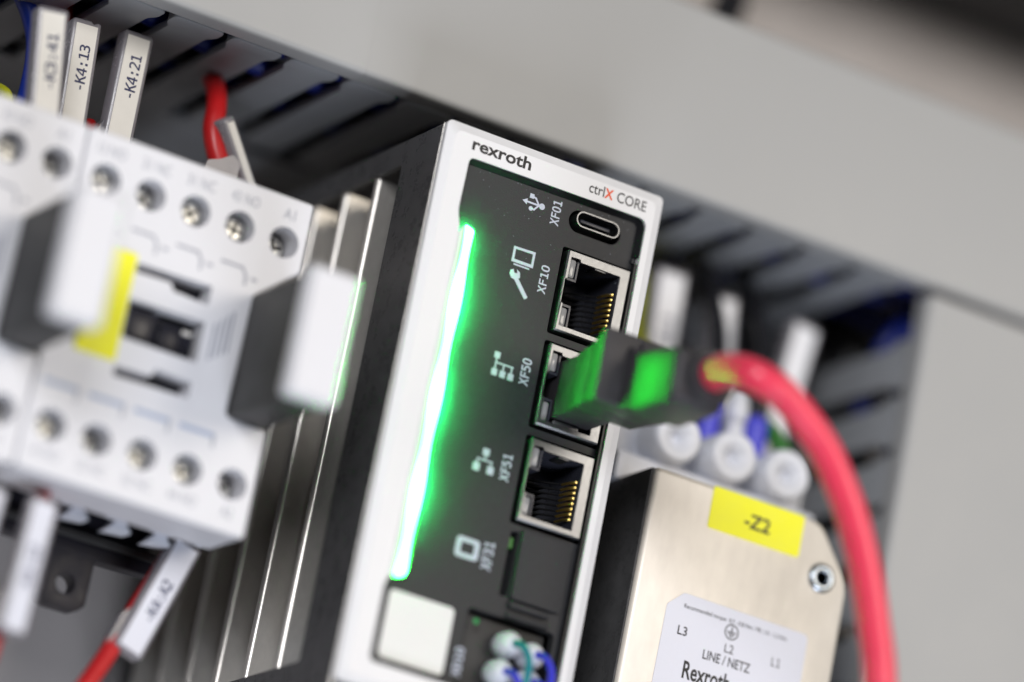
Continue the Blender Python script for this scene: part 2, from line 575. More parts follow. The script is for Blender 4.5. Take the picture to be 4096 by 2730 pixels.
o = MB().tube([(131, 44, 12), (128.5, 41, 8), (125, 39, 4), (123.5, 42, -4), (126, 48, -16)], 1.9, 12).build("duct_wire", MDBLUE, base=(128, 40, 8))
tag(o, "dark blue wire bending through the open corner between the two ducts", "wire")

# dark equipment and grey trim of the next row up, far out of focus at the top right
up = thing("upper_rail", "dark blurred rail above the horizontal duct at the upper right", "rail", (150, 60, 108))
MB().box(60, 300, 62, 104, 104, 150).build("rail_body", MPAN, up, bevel=1.0)
MB().box(60, 300, 58, 61.8, 101, 104).build("rail_lip", MDG, up, bevel=0.5)
o = MB().tube([(82, 60, 61), (86, 62, 72), (84, 66, 90), (80, 70, 112)], 3.6, 12).build("power_cable", MBLKW, base=(84, 62, 70))
tag(o, "black blurred cable rising behind the top edge of the horizontal duct", "cable")

# ================================================================== CONTROLLER
ctl = thing("control_module", "white framed industrial controller with a glowing green light bar and three network ports", "controller", (24, 0, -110))
W, H = 47.6, 109.6
hole = rpoly([(5.5, -6.05), (5.3, -16.8), (6.3, -20.0), (6.3, -88.4), (5.7, -90.0), (5.7, -104.6), (44.6, -104.6), (44.6, -5.75)],
             [1.3, 1.2, 1.2, 1.4, 1.2, 1.3, 1.3, 1.8], 5)
hole = list(reversed(hole)) if area2(hole) > 0 else hole
outer = rrect(0, W, -H, 0, 1.1, 5)
MB().plate(outer, 0, 1.9, [hole], cham=(rrect(1.7, W - 1.7, -H + 1.7, -1.7, 1.5, 5), 0.75)).build("front_frame", MW, ctl, smooth=14)
MB().plate(rrect(0.5, W - .3, -H + .4, -0.4, 0.8), 1.95, 2.6, [rrect(3, 46, -106, -3, 1)]).build("frame_gasket", MBLK, ctl)

PY = 2.0                                     # plane of the dark front panel


def c5(x, z, y=PY):                          # read-off at depth 5 mm carried to depth y
    return x - (5 - y) * 0.53, z - (5 - y) * 0.375


PORTZ = (-24.35, -43.15, -62.0)              # port centres
PX0, PX1 = 29.95, 43.75
cuts = [rrect(PX0 - 0.8, PX1 + 0.55, z - 8.75, z + 8.65, 0.5, 3) for z in PORTZ]
usb_cut = rrect(29.2, 40.6, -12.3, -7.85, 2.2, 8)
slot_cut = rpoly([(29.9, -72.2), (31.6, -72.0), (31.6, -84.6), (29.9, -84.8)], 0.5, 3)
plug_cut = rrect(24.4, 42.8, -104, -88.6, 0.8, 3)
MB().plate(rrect(4.6, 45.6, -105.6, -5.0, 0.8), PY, PY + 2.2, cuts + [usb_cut, slot_cut, plug_cut]).build("front_panel", MPAN, ctl)
# dark sloping rim of the recess: along the top and down the right side as far as the first port
rim_o = rpoly([(5.55, -6.1), (44.55, -5.8), (44.55, -13.5), (42.9, -13.5), (42.9, -7.9), (6.2, -7.9)], [1.2, 1.8, .2, .2, .5, .2], 5)
mb = MB()
ro = [(5.55, -6.15), (42.9, -5.85), (43.9, -6.2), (44.5, -7.2), (44.5, -13.4)]
ri = [(5.75, -6.85), (42.6, -6.5), (43.2, -6.65), (43.6, -7.2), (43.6, -13.4)]
n = len(ro)
mb.add([(p[0], 0.35, p[1]) for p in ro] + [(p[0], PY - 0.02, p[1]) for p in ri] + [(p[0], PY + 1.5, p[1]) for p in ro],
       [(i, i + 1, n + i + 1, n + i) for i in range(n - 1)] + [(n - 1, 2 * n - 1, 3 * n - 1)])
mb.build("recess_rim", MBLK, ctl)
MB().box(44.0, 44.58, 0.5, PY - 0.02, -104.5, -14.7).build("recess_shade_strip", MBLK, ctl)  # added dark strip: soaks up green spill, stands in for shading
MB().box(43.6, 44.5, 1.2, PY + 0.6, -14.6, -13.5).build("recess_step", MPAN, ctl, bevel=0.2)

# body behind the panel
MB().box(12.5, W - 1.0, 17.0, 101, -H - 1, -0.8).build("housing", MDG, ctl, bevel=0.6)
MB().box(3.2, W - 1.0, 15.2, 16.8, -H - 1, -0.8).build("inner_bulkhead", MBLK, ctl)
MB().plate(rrect(2.4, 102, -H - 2.5, -0.45, 0.5, 2), 0.0, 1.1, [rpoly([(17.4, -5.6), (98, -6.3), (98, -104.8), (17.4, -104.2)], [1.2, 1, 1, 1], 4)], axis='x', cham=(0.35, 0.3)).build("side_sheet", MSIDE, ctl, smooth=25)
MB().plate(rpoly([(-0.12, 2.15), (0.35, 2.05), (0.75, 2.32), (0.1, 2.75)], 0.12, 3), -H - 2.3, -0.55, axis='z').build("sheet_edge", MFIN, ctl, smooth=60)
MB().box(1.2, W - 1.2, 2.7, 15, -0.95, -0.5).build("top_sheet", MSIDE, ctl)
MB().box(1.2, W - 1.2, 2.7, 15, -H - 1.5, -H - 1.0).build("bottom_sheet", MSIDE, ctl)
MB().box(W - 1.1, W - 0.6, 2.7, 101, -H - 1, -0.7).build("side_sheet", MSIDE, ctl)
finm, fin0 = None, None
for k, y in enumerate((28.0, 41.8, 55.2, 68.9, 82.6, 95.0)):
    if finm is None:
        p = rpoly([(12.4, y), (12.4, y + 2.2), (0.9, y + 1.7), (0.2, y + 0.85), (0.9, y)], [0, 0, .5, .5, .5], 4)
        fo = MB().plate(p, -104.6, -5.9, axis='z').build("cooling_fin", MFIN, ctl, smooth=60)
        finm, fin0 = fo.data, y
    else:
        fo = bpy.data.objects.new("cooling_fin", finm); COL.objects.link(fo); fo.parent = ctl
        fo.location = (0, (y - fin0) * S, 0)
ridm = None
for y in (34.4, 48.0, 61.4, 75.2, 88.4):
    if ridm is None:
        p = rpoly([(12.4, y), (12.4, y + 1.0), (5.6, y + 0.8), (5.2, y + 0.4), (5.6, y)], [0, 0, .3, .3, .3], 3)
        fo = MB().plate(p, -104.6, -5.9, axis='z').build("cooling_ridge", MFIN, ctl, smooth=60)
        ridm, rid0 = fo.data, y
    else:
        fo = bpy.data.objects.new("cooling_ridge", ridm); COL.objects.link(fo); fo.parent = ctl
        fo.location = (0, (y - rid0) * S, 0)

# light bar: rounded light guide along the step of the white frame
bar = MB().plate(rpoly([(6.35, -20.9), (7.3, -19.0), (9.3, -19.6), (9.9, -21.5), (9.9, -84.5), (9.2, -87.4), (6.4, -88.3)], [.5, .5, .6, .6, .6, .6, .5], 4), -0.12, 0.4, cham=(0.42, 0.1))  # overhang added to hold the unseen glowing underside
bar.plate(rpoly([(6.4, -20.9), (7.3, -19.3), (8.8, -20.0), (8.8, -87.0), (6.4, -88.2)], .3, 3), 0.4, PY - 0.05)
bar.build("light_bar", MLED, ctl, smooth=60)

# printing
lettering("rexroth", 0, MINK, ctl, 5.55, 18.35, -4.6, -2.1, bold=0.025)
lettering("ctrl", 0, MINK, ctl, 31.2, 34.55, -4.45, -2.35, bold=0.006)
lettering("X", 0, MRINK, ctl, 34.62, 36.5, -4.45, -2.45, bold=0.03)
lettering("CORE", 0, MINK, ctl, 37.35, 43.85, -4.4, -2.3, bold=0.006)


def port_text(t, x0, x1, z0, z1):
    a, b = c5(x0, z0), c5(x1, z1)
    lettering(t.replace("0", "O"), PY, MICON, ctl, a[0], b[0], a[1], b[1], rot=90, bold=0.014, font=MONO)


port_text("XF01", 26.9, 28.85, -11.35, -6.4)
port_text("XF10", 27.1, 28.9, -25.1, -19.5)
port_text("XF50", 27.0, 29.0, -43.5, -38.2)
port_text("XF51", 26.9, 28.9, -62.5, -57.2)
port_text("XF31", 26.6, 28.8, -79.9, -74.5)
port_text("XD10", 25.0, 26.8, -101.0, -95.4)


def ic(pts):
    return [c5(*p) for p in pts]


def st(a, b, w):
    return stroke(c5(*a), c5(*b), w)


def ccirc(x, z, r):
    return circ(*c5(x, z), r, 18)


# serial bus trident, pointing left
printed("bus_symbol", [st((21.4, -8.65), (24.6, -8.65), 0.36), ic([(20.45, -8.65), (21.5, -8.05), (21.5, -9.25)]), ccirc(24.75, -8.65, 0.62),
                       st((24.1, -8.65), (23.2, -7.5), 0.34), st((23.2, -7.5), (22.5, -7.3), 0.34), ic([(21.85, -6.85), (22.75, -6.85), (22.75, -7.75), (21.85, -7.75)]),
                       st((24.0, -8.75), (23.2, -9.75), 0.34), st((23.2, -9.75), (22.7, -9.75), 0.34), ccirc(22.5, -9.75, 0.45)], PY, MICON, ctl)
# tablet and wrench
printed("tablet_symbol", [(ic([(20.65, -17.9), (20.65, -20.95), (25.35, -20.95), (25.35, -17.75)]), [ic([(21.15, -18.35), (24.85, -18.3), (24.85, -20.35), (21.15, -20.35)])]),
                          st((21.4, -21.35), (24.5, -21.35), 0.3)], PY, MICON, ctl)
printed("wrench_symbol", [st((22.0, -23.6), (24.85, -26.75), 0.85), ic([(20.9, -22.6), (21.5, -22.3), (21.75, -23.0), (22.4, -22.9), (22.2, -22.2), (22.9, -22.6), (23.1, -23.6), (22.3, -24.3), (21.3, -24.1), (20.8, -23.4)]),
                          ccirc(24.9, -26.8, 0.42)], PY, MICON, ctl)


def bsym(cx, cz, blocks, lines):
    sh = [ic([(cx + x - w / 2, cz + z - h / 2), (cx + x + w / 2, cz + z - h / 2), (cx + x + w / 2, cz + z + h / 2), (cx + x - w / 2, cz + z + h / 2)]) for x, z, w, h in blocks]
    sh += [st((cx + a, cz + b), (cx + c, cz + d), 0.3) for a, b, c, d in lines]
    return sh


printed("line_network_symbol", bsym(23.4, -41.2, [(-1.75, 1.75, 1.2, 1.2), (-1.75, -1.6, 1.2, 1.3), (0, -1.6, 1.2, 1.3), (1.75, -1.6, 1.2, 1.3)],
                                    [(-1.75, 1.2, -1.75, -1.0), (-1.75, 0.3, 1.9, 0.3), (0, .3, 0, -1), (1.75, .3, 1.75, -1)]), PY, MICON, ctl)
printed("tree_network_symbol", bsym(23.3, -59.9, [(0.0, 1.7, 1.4, 1.35), (-1.5, -1.5, 1.4, 1.5), (1.5, -1.5, 1.4, 1.5)],
                                    [(0, 1.2, 0, .1), (-1.5, .1, 1.5, .1), (-1.5, .1, -1.5, -1), (1.5, .1, 1.5, -1)]), PY, MICON, ctl)
ax, az = c5(23.3, -77.0)
printed("card_symbol", [(rrect(ax - 2.45, ax + 2.45, az - 1.95, az + 1.95, 0.7), [list(reversed(rrect(ax - 1.4, ax + 1.4, az - 1.05, az + 1.05, 0.2, 2)))])], PY, MICON, ctl)
sx0, sz0 = c5(9.6, -101.7); sx1, sz1 = c5(23.2, -88.8)
MB().plate(rrect(sx0, sx1, sz0, sz1, 0.9), PY - 0.12, PY - 0.01).build("blank_sticker", MSTICK, ctl)
MB().plate(rrect(7.3, 22.3, -103.6, -89.2, 1.0), PY - 0.006, PY + 0.3).build("sticker_field", MPAN, ctl)


# ---- ports
def network_port(zc, plugged=False):
    """shielded socket turned on its side: contacts right, latch notch left"""
    x0, x1, z0, z1 = PX0, PX1, zc - 8.1, zc + 8.1
    yf = 0.8
    opening = [(x0 + 2.65, zc + 6.9), (x0 + 2.65, zc + 6.9)]
    opening = rpoly([(x0 + 0.75, zc + 6.75), (x0 + 2.75, zc + 6.8), (x0 + 2.95, zc + 6.25), (x1 - 2.1, zc + 6.25), (x1 - 2.1, zc - 7.0),
                     (x0 + 0.75, zc - 7.0), (x0 + 0.75, zc - 2.6), (x0 + 0.15, zc - 2.5), (x0 + 0.15, zc + 2.3), (x0 + 0.75, zc + 2.4)], 0.12, 2)
    box = MB().plate(rrect(x0, x1, z0, z1, 0.25, 2), yf, yf + 13.5, [opening], back=False, cham=(0.28, 0.3))
    sh = box.build("network_port", MSHIELD, ctl, smooth=25)
    # black insert: cavity with a floor
    cav = MB()
    X0, X1, Z0, Z1 = x0 + 2.9, x1 - 2.2, zc - 6.9, zc + 6.15
    cav.box(X0, X1, yf + 12.5, yf + 13, Z0, Z1)
    cav.box(X1 + 0.03, X1 + 0.35, yf + 0.35, yf + 12.4, Z0, Z1)
    cav.box(X0, X1, yf + 0.35, yf + 12.4, Z1 + 0.02, Z1 + 0.3)
    cav.box(X0, X1, yf + 0.35, yf + 12.4, Z0 - 0.3, Z0 - 0.02)
    cav.box(x0 + 0.2, x0 + 0.45, yf + 0.35, yf + 12.4, zc - 2.4, zc + 2.2)
    cav.box(x0 + 0.5, X0, yf + 0.6, yf + 12.4, zc + 2.3, zc + 2.75)
    cav.box(x0 + 0.5, X0, yf + 0.6, yf + 12.4, zc - 2.95, zc - 2.5)
    cav.box(X0 - 0.35, X0, yf + 0.5, yf + 12.4, zc + 2.76, zc + 6.3)
    cav.box(X0 - 0.35, X0, yf + 0.5, yf + 12.4, zc - 7.0, zc - 2.96)
    cav.build("port_insert", MTONG, sh)
    for s, a, b in ((1, zc + 2.85, zc + 6.65), (-1, zc - 6.85, zc - 3.05)):
        MB().box(x0 + 0.8, X0 - 0.4, yf + 0.7, yf + 5, a, b).build("indicator_lens", MLENS, sh, bevel=0.5)
    # little spring tabs of the shield on the top rim
    MB().box(x0 + 6.2, x0 + 8.6, yf + 0.15, yf + 4.0, zc + 5.85, zc + 6.14).build("spring_tab", MSHIELD, sh, bevel=0.1)
    if plugged:
        MB().box(x0 + 3.6, x0 + 9.2, yf + 0.1, yf + 4.0, zc - 7.0, zc - 6.2).build("spring_tab", MSHIELD, sh, bevel=0.15)
    else:
        for i in range(8):
            z = zc - 4.55 + i * 1.05
            MB().tube([(X1 + 0.02, yf + 1.5, z), (X1 - 0.3, yf + 1.8, z), (X1 - 0.75, yf + 3.2, z), (X1 - 0.9, yf + 5.5, z)], 0.30, 6, 3).build("contact", MGOLD, sh)
            MB().tube([(X1 - 0.9, yf + 5.5, z), (X0 + 2.2, yf + 10.0, z), (X0 + 2.0, yf + 12.3, z)], 0.2, 6, 3).build("contact_tail", MMATT, sh)
            if i < 7:
                MB().box(X0 + 0.3, X1 - 2.6, yf + 9.2, yf + 12.4, z + 0.40, z + 0.64).build("contact_comb", MMATT, sh)
    return sh


for i, z in enumerate(PORTZ):
    network_port(z, plugged=(i == 1))

# loose dust on the dark panel
dust = MB()
for i in range(55):
    x, z = random.uniform(8, 43), -6.9 - 15 * random.random() ** 1.6
    if 28.5 < x < 41.5 and -13 < z < -7.3:
        continue
    d = random.uniform(0.025, 0.065)
    dust.plate([(x + d * math.cos(k * 1.257) * random.uniform(.5, 1.5), z + d * math.sin(k * 1.257) * random.uniform(.5, 1.5)) for k in range(5)], PY - 0.03, PY - 0.008, back=False)
o = dust.build("dust", MICON, ctl); tag(o, kind="stuff")

# charging-style flat port at the top
ux0, ux1, uz0, uz1 = 30.2, 39.65, -11.35, -8.2
us = MB().plate(rrect(ux0, ux1, uz0, uz1, 1.55, 8), 0.75, 7.5, [list(reversed(rrect(ux0 + .24, ux1 - .24, uz0 + .24, uz1 - .24, 1.32, 8)))], back=False).build("flat_port", MSHIELD, ctl, smooth=40)
MB().plate(rrect(ux0 + .3, ux1 - .3, uz0 + .3, uz1 - .3, 1.2, 8), 6.9, 7.2).build("port_floor", MBLK, us)
MB().box(ux0 + 1.5, ux1 - 1.5, 1.9, 6.8, -10.1, -9.45).build("port_tongue", MTONG, us, bevel=0.12)
MB().plate(rrect(29.0, 41, -12.5, -7.7, 2.2, 8), PY + 2.3, 7.0, [list(reversed(usb_cut))], back=False).build("port_well", MBLK, us)
MB().box(28.8, 41.2, 7.3, 7.6, -12.8, -7.4).build("port_backing", MBLK, us)

# card slot, cover flap and its grips
MB().box(29.7, 31.8, PY + 2.3, PY + 3.0, -85, -71.8).build("slot_backing", MBLK, ctl)
MB().box(30.1, 31.2, PY + 1.0, PY + 2.2, -75.2, -73.2).build("slot_board_edge", MGREEND, ctl)
MB().plate(rrect(32.0, 42.6, -84.9, -71.4, 0.5, 3), PY - 1.0, PY - 0.02).build("card_flap", MPAN, ctl, bevel=0.12)
MB().box(32.0, 40.5, PY - 1.1, PY - 0.03, -86.6, -85.3).build("flap_grip", MPAN, ctl, bevel=0.3)
MB().box(32.0, 41.0, PY - 0.8, PY - 0.03, -88.5, -87.5).build("flap_grip", MPAN, ctl, bevel=0.3)
MB().lathe((26.3, PY, -90.9), [(0.55, 0), (0.55, -0.25), (0.3, -0.4), (0, -0.42)], seg=14).build("status_lamp", MDOT, ctl)
MB().box(24.5, 42.7, 8, 8.5, -104, -88.6).build("plug_bay_floor", MBLK, ctl)

# pluggable terminal with its wires in the bay at the bottom
tp = thing("terminal_plug", "dark terminal plug with white ferrules and blue wires at the foot of the controller", "terminal plug", (33, 0, -100))
MB().box(25.5, 42.3, 4.5, 7.8, -103.8, -88.9).build("plug_body", MDG, tp, bevel=0.5)
for i, (x, z) in enumerate(((33.6, -93.4), (38.6, -94.2), (32.8, -99.0), (38.8, -99.4))):
    MB().lathe((x, 4.4, z), [(2.2, 0), (2.6, -1.2), (2.5, -3.6), (1.7, -5.0), (1.1, -5.4), (0, -5.4)], seg=18).build("ferrule_collar", MNYL, tp)
for i, (a, m) in enumerate((((33.6, -93.4), MTEAL), ((38.6, -94.2), MVIO), ((32.8, -99.0), MVIO), ((38.8, -99.4), MVIO))):
    x, z = a
    o = MB().tube([(x, -1.0, z), (x + 0.8, -3.2, z - 0.8), (x + 2.2, -3.8, z - 3.5), (x + 2.6, -3.0, z - 9), (x + 2.0, -2, z - 30)], 0.7, 10).build("terminal_wire", m, base=(x, -1, z))
    tag(o, ("teal wire from the upper left ferrule of the terminal plug", "blue wire from the upper right ferrule of the terminal plug",
            "blue wire from the lower left ferrule of the terminal plug", "blue wire from the lower right ferrule of the terminal plug")[i], "wire", "wires leaving the terminal plug")

# ================================================================== PATCH CABLE
pc = thing("network_cable", "red network cable with a dark plug in the middle network port", "cable", (37, 0, -43))


def hexa(a, b):
    """solid between two rectangles a, b = (x0,x1,z0,z1,y)"""
    mb = MB()
    vs = []
    for x0, x1, z0, z1, y in (a, b):
        vs += [(x0, y, z0), (x1, y, z0), (x1, y, z1), (x0, y, z1)]
    return mb.add(vs, [(0, 1, 2, 3), (7, 6, 5, 4), (0, 4, 5, 1), (1, 5, 6, 2), (2, 6, 7, 3), (3, 7, 4, 0)])


MB().box(33.2, 41.5, -8.0, 10.0, -49.0, -37.6).build("plug_nose", MPLUG, pc, bevel=0.4)
hexa((31.4, 45.2, -49.4, -38.6, -8.05), (31.0, 45.6, -49.7, -38.0, -13.5)).build("plug_collar", MPLUG, pc, bevel=0.3)
hexa((31.0, 45.6, -49.7, -38.0, -13.55), (29.5, 46.0, -50.4, -36.0, -21.5)).build("plug_body", MPLUG, pc, bevel=0.6, seg=3)
MB().box(37.2, 39.4, -22.6, -21.6, -50.0, -37.0).build("plug_ridge", MPLUG, pc, bevel=0.45)  # ridge added so its bevel catches light as a pale band
hexa((34.6, 45.4, -50.5, -38.4, -21.55), (35.4, 46.4, -51.0, -40.6, -25.0)).build("plug_shoulder", MPLUG, pc, bevel=0.5)
hexa((34.4, 46.2, -52.2, -40.2, -25.05), (35.7, 47.0, -51.6, -41.2, -39.5)).build("plug_boot", MPLUG, pc, bevel=1.6, seg=3)
MB().lathe((42.6, -39.5, -45.6), [(5.2, 0.0), (4.7, -1.6), (4.2, -2.2), (0, -2.2)], seg=28).build("boot_ring", MPLUG, pc)
MB().tube([(42.6, -41.6, -45.4), (43.0, -46, -45.2), (45.2, -51.5, -46.6), (51.4, -53, -48.9), (60.3, -52.5, -54.6), (65.6, -52, -60.0), (69.6, -52, -65.6), (74.2, -52, -74.2), (77.8, -52, -83.2), (81.6, -52, -95), (87, -52, -125)], 3.1, 24, 8).build("cable_sheath", MREDC, pc, smooth=60)

# ================================================================== CONTACTORS
XR, XL, ZT, ZB, CY = -19.0, -65.4, -22.0, -87.4, 10.0
con = thing("contactor", "white contactor with a yellow tag and dark windows, left of the cooling fins", "contactor", (XL + 23, CY, ZB), "contactors side by side")
HX = [XL + 5.0 + 9.22 * i for i in range(5)]
holes = [list(reversed(circ(x, -30.9, 3.0, 24))) for x in HX] + [list(reversed(circ(x, -78.2, 2.95, 24))) for x in HX]
win1 = [(-50.9, -43.9), (-35.6, -43.6), (-35.6, -47.3), (-42.9, -46.9), (-43.7, -45.5), (-50.9, -45.7)]
win2 = [(-50.9, -50.8), (-35.5, -50.6), (-35.5, -58.5), (-50.9, -58.3)]
win3 = [(-50.9, -63.8), (-43.5, -63.6), (-43.0, -62.0), (-35.6, -62.3), (-35.6, -65.4), (-50.9, -65.7)]
cw = lambda p: p if area2(p) < 0 else list(reversed(p))
wins = [cw(rpoly(w, 0.25, 2)) for w in (win1, win2, win3)]
face = rpoly([(XL, ZB), (XR, ZB), (XR, -66.6), (-27.6, -66.0), (-27.0, -42.6), (XR, -35.6), (XR, ZT), (XL, ZT)], [.8, .8, .6, .8, .8, .6, .8, .8], 3)
MB().plate(face, CY, CY + 14, holes + wins, cham=(0.4, 0.35), back=False).build("front_housing", MCW, con, smooth=30)
MB().box(XL + 0.4, XR - 0.4, CY + 13.9, 74, -82.5, ZT - 0.8).build("rear_housing", MBASE, con, bevel=0.4)
MB().box(XL + 0.6, -27.9, CY + 5.0, CY + 5.4, -68, -40).build("window_floor", MSMOKE, con)
MB().box(-50.0, -43.7, CY + 1.4, CY + 4.9, -57.4, -51.7).build("slide_actuator", MSMOKE, con, bevel=0.3)
MB().box(-42.9, -36.3, CY + 2.0, CY + 4.9, -57.4, -52.6).build("slide_actuator", MSMOKE, con, bevel=0.3)
MB().box(-38.8, -37.0, CY + 1.6, CY + 2.0, -53.6, -52.9).build("slide_catch", MCARD, con, bevel=0.1)
scr = None
for j, z in ((0, -30.9), (1, -78.2)):
    for i, x in enumerate(HX):
        dp = (2.8, 4.4, 2.6, 2.8, 5.0)[i] + (0.5 if j else 0)
        sm = MB().lathe((x, CY + dp, z), [(0, 0.75), (0.55, 0.35), (0.75, 0.0), (2.0, 0.0), (2.5, 0.35), (2.62, 0.9), (2.62, 6.0)], seg=24)
        head = sm.build("terminal_screw", MSCREW, con, smooth=40)
        a = math.radians((20, 65, 40, 80, 10)[i] + 30 * j)
        for t in (0, math.pi / 2):
            d = Vector((math.cos(a + t), math.sin(a + t)))
            MB().plate(stroke((x - d.x * 1.6, z - d.y * 1.6), (x + d.x * 1.6, z + d.y * 1.6), 0.62), CY + dp - 0.03 - 0.01 * t, CY + dp - 0.012, back=False).build("screw_slot", MBLK, head)
        MB().lathe((x, CY + 0.5, z), [(3.12, 0.0), (3.12, 12), (3.02, 12), (3.02, 0.0)], seg=24, caps=False).build("screw_well", MBLK, head)  # black lining puts the shade inside the hole into colour
for t, (a, b) in (("13 NO", (0, 0)), ("21 NC", (1, 0)), ("31 NC", (2, 0)), ("43 NO", (3, 0)), ("A1", (4, 0))):
    x = HX[a]; w = 2.9 if t != "A1" else 1.2
    lettering(t, CY, MFAINT, con, x - w, x + w, -26.4, -24.3)
for t, a in (("14 NO", 0), ("22 NC", 1), ("32 NC", 2), ("44 NO", 3), ("A2", 4)):
    x = HX[a]; w = 2.9 if t != "A2" else 1.2
    lettering(t, CY, MFAINT, con, x - w, x + w, -84.6, -82.6)
for i in range(4):
    x, zz = HX[i] + 1.0, -38.2
    printed("contact_symbol", [stroke((x - 3, zz), (x + 1.2, zz), 0.55), stroke((x + 1.2, zz), (x + 2.2, zz - 1.4), 0.5), stroke((x + 2.2, zz - 1.4), (x + 2.2, zz - 2.9), 0.5), stroke((x + 3.6, zz - 1.6), (x + 4.2, zz - 1.6), 0.6)], CY, MFAINT, con)
    x, zz = HX[i] - 0.4, -70.6
    if i > 0 or True:
        printed("contact_symbol", [stroke((x - 2.6, zz), (x + 3.4, zz), 0.95)], CY, MBLUEP, con)
        printed("contact_symbol", [stroke((x + 4.1, zz + 0.2), (x + 4.1, zz - 2.0), 0.5)], CY, MFAINT, con)
printed("faint_print", [stroke((x, -57 + 0.8 * k), (x, -50.4 + 1.1 * k), 0.5) for k, x in enumerate((-33.4, -32.3, -31.2, -30.2))], CY, MFAINT, con)
MB().plate(rrect(-59.4, -51.3, -63.2, -42.7, 0.3, 2), CY - 0.5, CY - 0.02).build("yellow_tag", MYEL, con)
# clip-on module at the right end
mod = hexa((-27.2, XR - 0.2, -66.2, -42.4, 24), (-27.6, XR - 1.2, -67.0, -42.6, -17.0)).build("clip_module", MDG, con, bevel=0.5)
MB().plate(rrect(-29.9, XR - 0.7, -67.8, -43.0, 1.2, 4), -20.5, -16.9, cham=(0.9, 0.9)).build("module_face", MCW, mod, smooth=40)
# underside: funnel pieces and the dark foot with a tab
for x in (-44.4, -35.7, -27.5):
    MB().plate([(x - 2.6, -88.3), (x + 2.6, -87.8), (x + 1.0, -85.6), (x - 0.6, -85.8)], 29, 33).build("terminal_funnel", MNYL, con, bevel=0.2)
notch = []
for k in range(5):
    x = XL + 9.3 * k
    notch += [(x, -86.2), (x + 3.0, -86.0), (x + 4.6, -83.0), (x + 6.4, -83.0), (x + 8.0, -86.0)]
notch += [(XR, -86.2), (XR, -78), (XL, -78)]
MB().plate(notch, 24.1, 29.5).build("terminal_skirt", MNYL, con)
foot = rpoly([(XL, -82.6), (XL, -91.0), (-43.4, -91.4), (-43.4, -101.0), (-42, -102.0), (-36, -102.0), (-34.5, -100.6), (-34.4, -91.6), (XR - 2.0, -91.2), (XR - 2.0, -82.6)], [0, .3, .3, .5, .5, .5, .5, .3, .3, 0], 3)
MB().plate(foot, 40.5, 44.5, [list(reversed(circ(-39.2, -97.4, 1.95, 24)))]).build("mounting_foot", MBASE, con, bevel=0.25)
MB().box(XL, XR - 2, 38.8, 40.4, -89.0, -87.4).build("foot_rib", MDG, con, bevel=0.3)
con2 = copy_thing(con, (-46.7, 0.2, 0), "white contactor cut off by the left edge of the picture")
for ch in list(con2.children):
    if ch.name.startswith("yellow_tag"):
        bpy.data.objects.remove(ch)

# ================================================================== WIRE MARKERS
def marker(label, origin, width, length, text, tilt=0.0, yaw=0.0, pitch=0.0, text_at=0.5, notch_top=False, skirt=True, group=None, tlen=9.4, card=MCARD, card_len=None):
    """clear sleeve carrying a white card; origin is the middle of its upper end, length runs down"""
    o = Vector(origin)
    t = thing("wire_marker", label, "wire marker", origin, group)
    rot = Matrix.Rotation(math.radians(yaw), 4, 'Z') @ Matrix.Rotation(math.radians(tilt), 4, 'Y') @ Matrix.Rotation(math.radians(pitch), 4, 'X')
    xf = Matrix.Translation(o) @ rot
    w = width / 2
    if notch_top:
        ol = rpoly([(-w, -length), (w, -length), (w, -0.1), (w * 0.72, 0.05), (w * 0.5, -0.45), (w * 0.3, 0.1), (-w, 0)], [.6, .6, .5, .3, .3, .3, .8], 3)
    else:
        ol = rpoly([(-w, -length), (w, -length), (w, 0), (-w, 0)], [.6, .6, .8, .8], 4)
    MB().plate(ol, -0.3, 2.9, cham=(0.35, 0.3)).build("sleeve", MSLEEVE, t, xf=xf, smooth=50)
    cl = card_len or length - 0.6
    MB().plate(rrect(-w + 0.75, w - 0.75, -cl, -0.95, 0.12, 2), -0.46, -0.32).build("card", card, t, xf=xf)
    if skirt:
        MB().plate(rpoly([(-w - 1.0, -length), (-w + 0.6, -length), (-w + 0.6, -length * 0.62), (-w - 0.1, -length * 0.66), (-w - 1.0, -length * 0.74)], 0.3, 3), 1.0, 4.2).build("sleeve_skirt", MSLEEVE, t, xf=xf)
    if text:
        zc = -length * text_at
        lettering(text, -0.46, MNAVY, t, -w * 0.30, w * 0.44, zc - tlen / 2, zc + tlen / 2, rot=90, xf=xf, bold=0.012, font=MONO, space=0.9)
    return t


G = "white wire markers above the contactors"
marker("wire marker printed -K3:41, blurred and tallest at the upper left", (-73.4, 22, 1.5), 6.1, 30, "-K3:41", tilt=-8.5, text_at=0.34, group=G, tlen=10.5)
marker("wire marker printed -K4:13 with a nick in its top edge", (-61.3, 36, 6.9), 5.9, 28, "-K4:13", tilt=-4, notch_top=True, text_at=0.335, group=G, tlen=8.8)
marker("sharp wire marker printed -K4:21, nearest the cover of the horizontal duct", (-49.8, 38, 8.9), 6.1, 28, "-K4:21", tilt=-1, text_at=0.315, group=G, tlen=8.6)
m4 = marker("narrow wire marker leaning to the right beside a red wire behind the contactor", (-28.9, 37, -1.4), 3.1, 26, "", tilt=-41, yaw=18, skirt=False, group=G)
MB().plate(rpoly([(-33.0, -20), (-24.5, -20), (-24.6, -9.6), (-26.3, -8.3), (-28.8, -10.0), (-31.2, -10.9)], 0.4, 3), 36.5, 38.5).build("sleeve_skirt", MSLEEVE, m4)
G2 = "white wire markers under the contactors"
marker("white wire marker printed -K4:A2 leaning on a red wire below the contactor", (-21.1, 30, -85.6), 6.0, 24.6, "-K4:A2", tilt=17.5, text_at=0.53, group=G2, tlen=8.6, card=MPAPER)
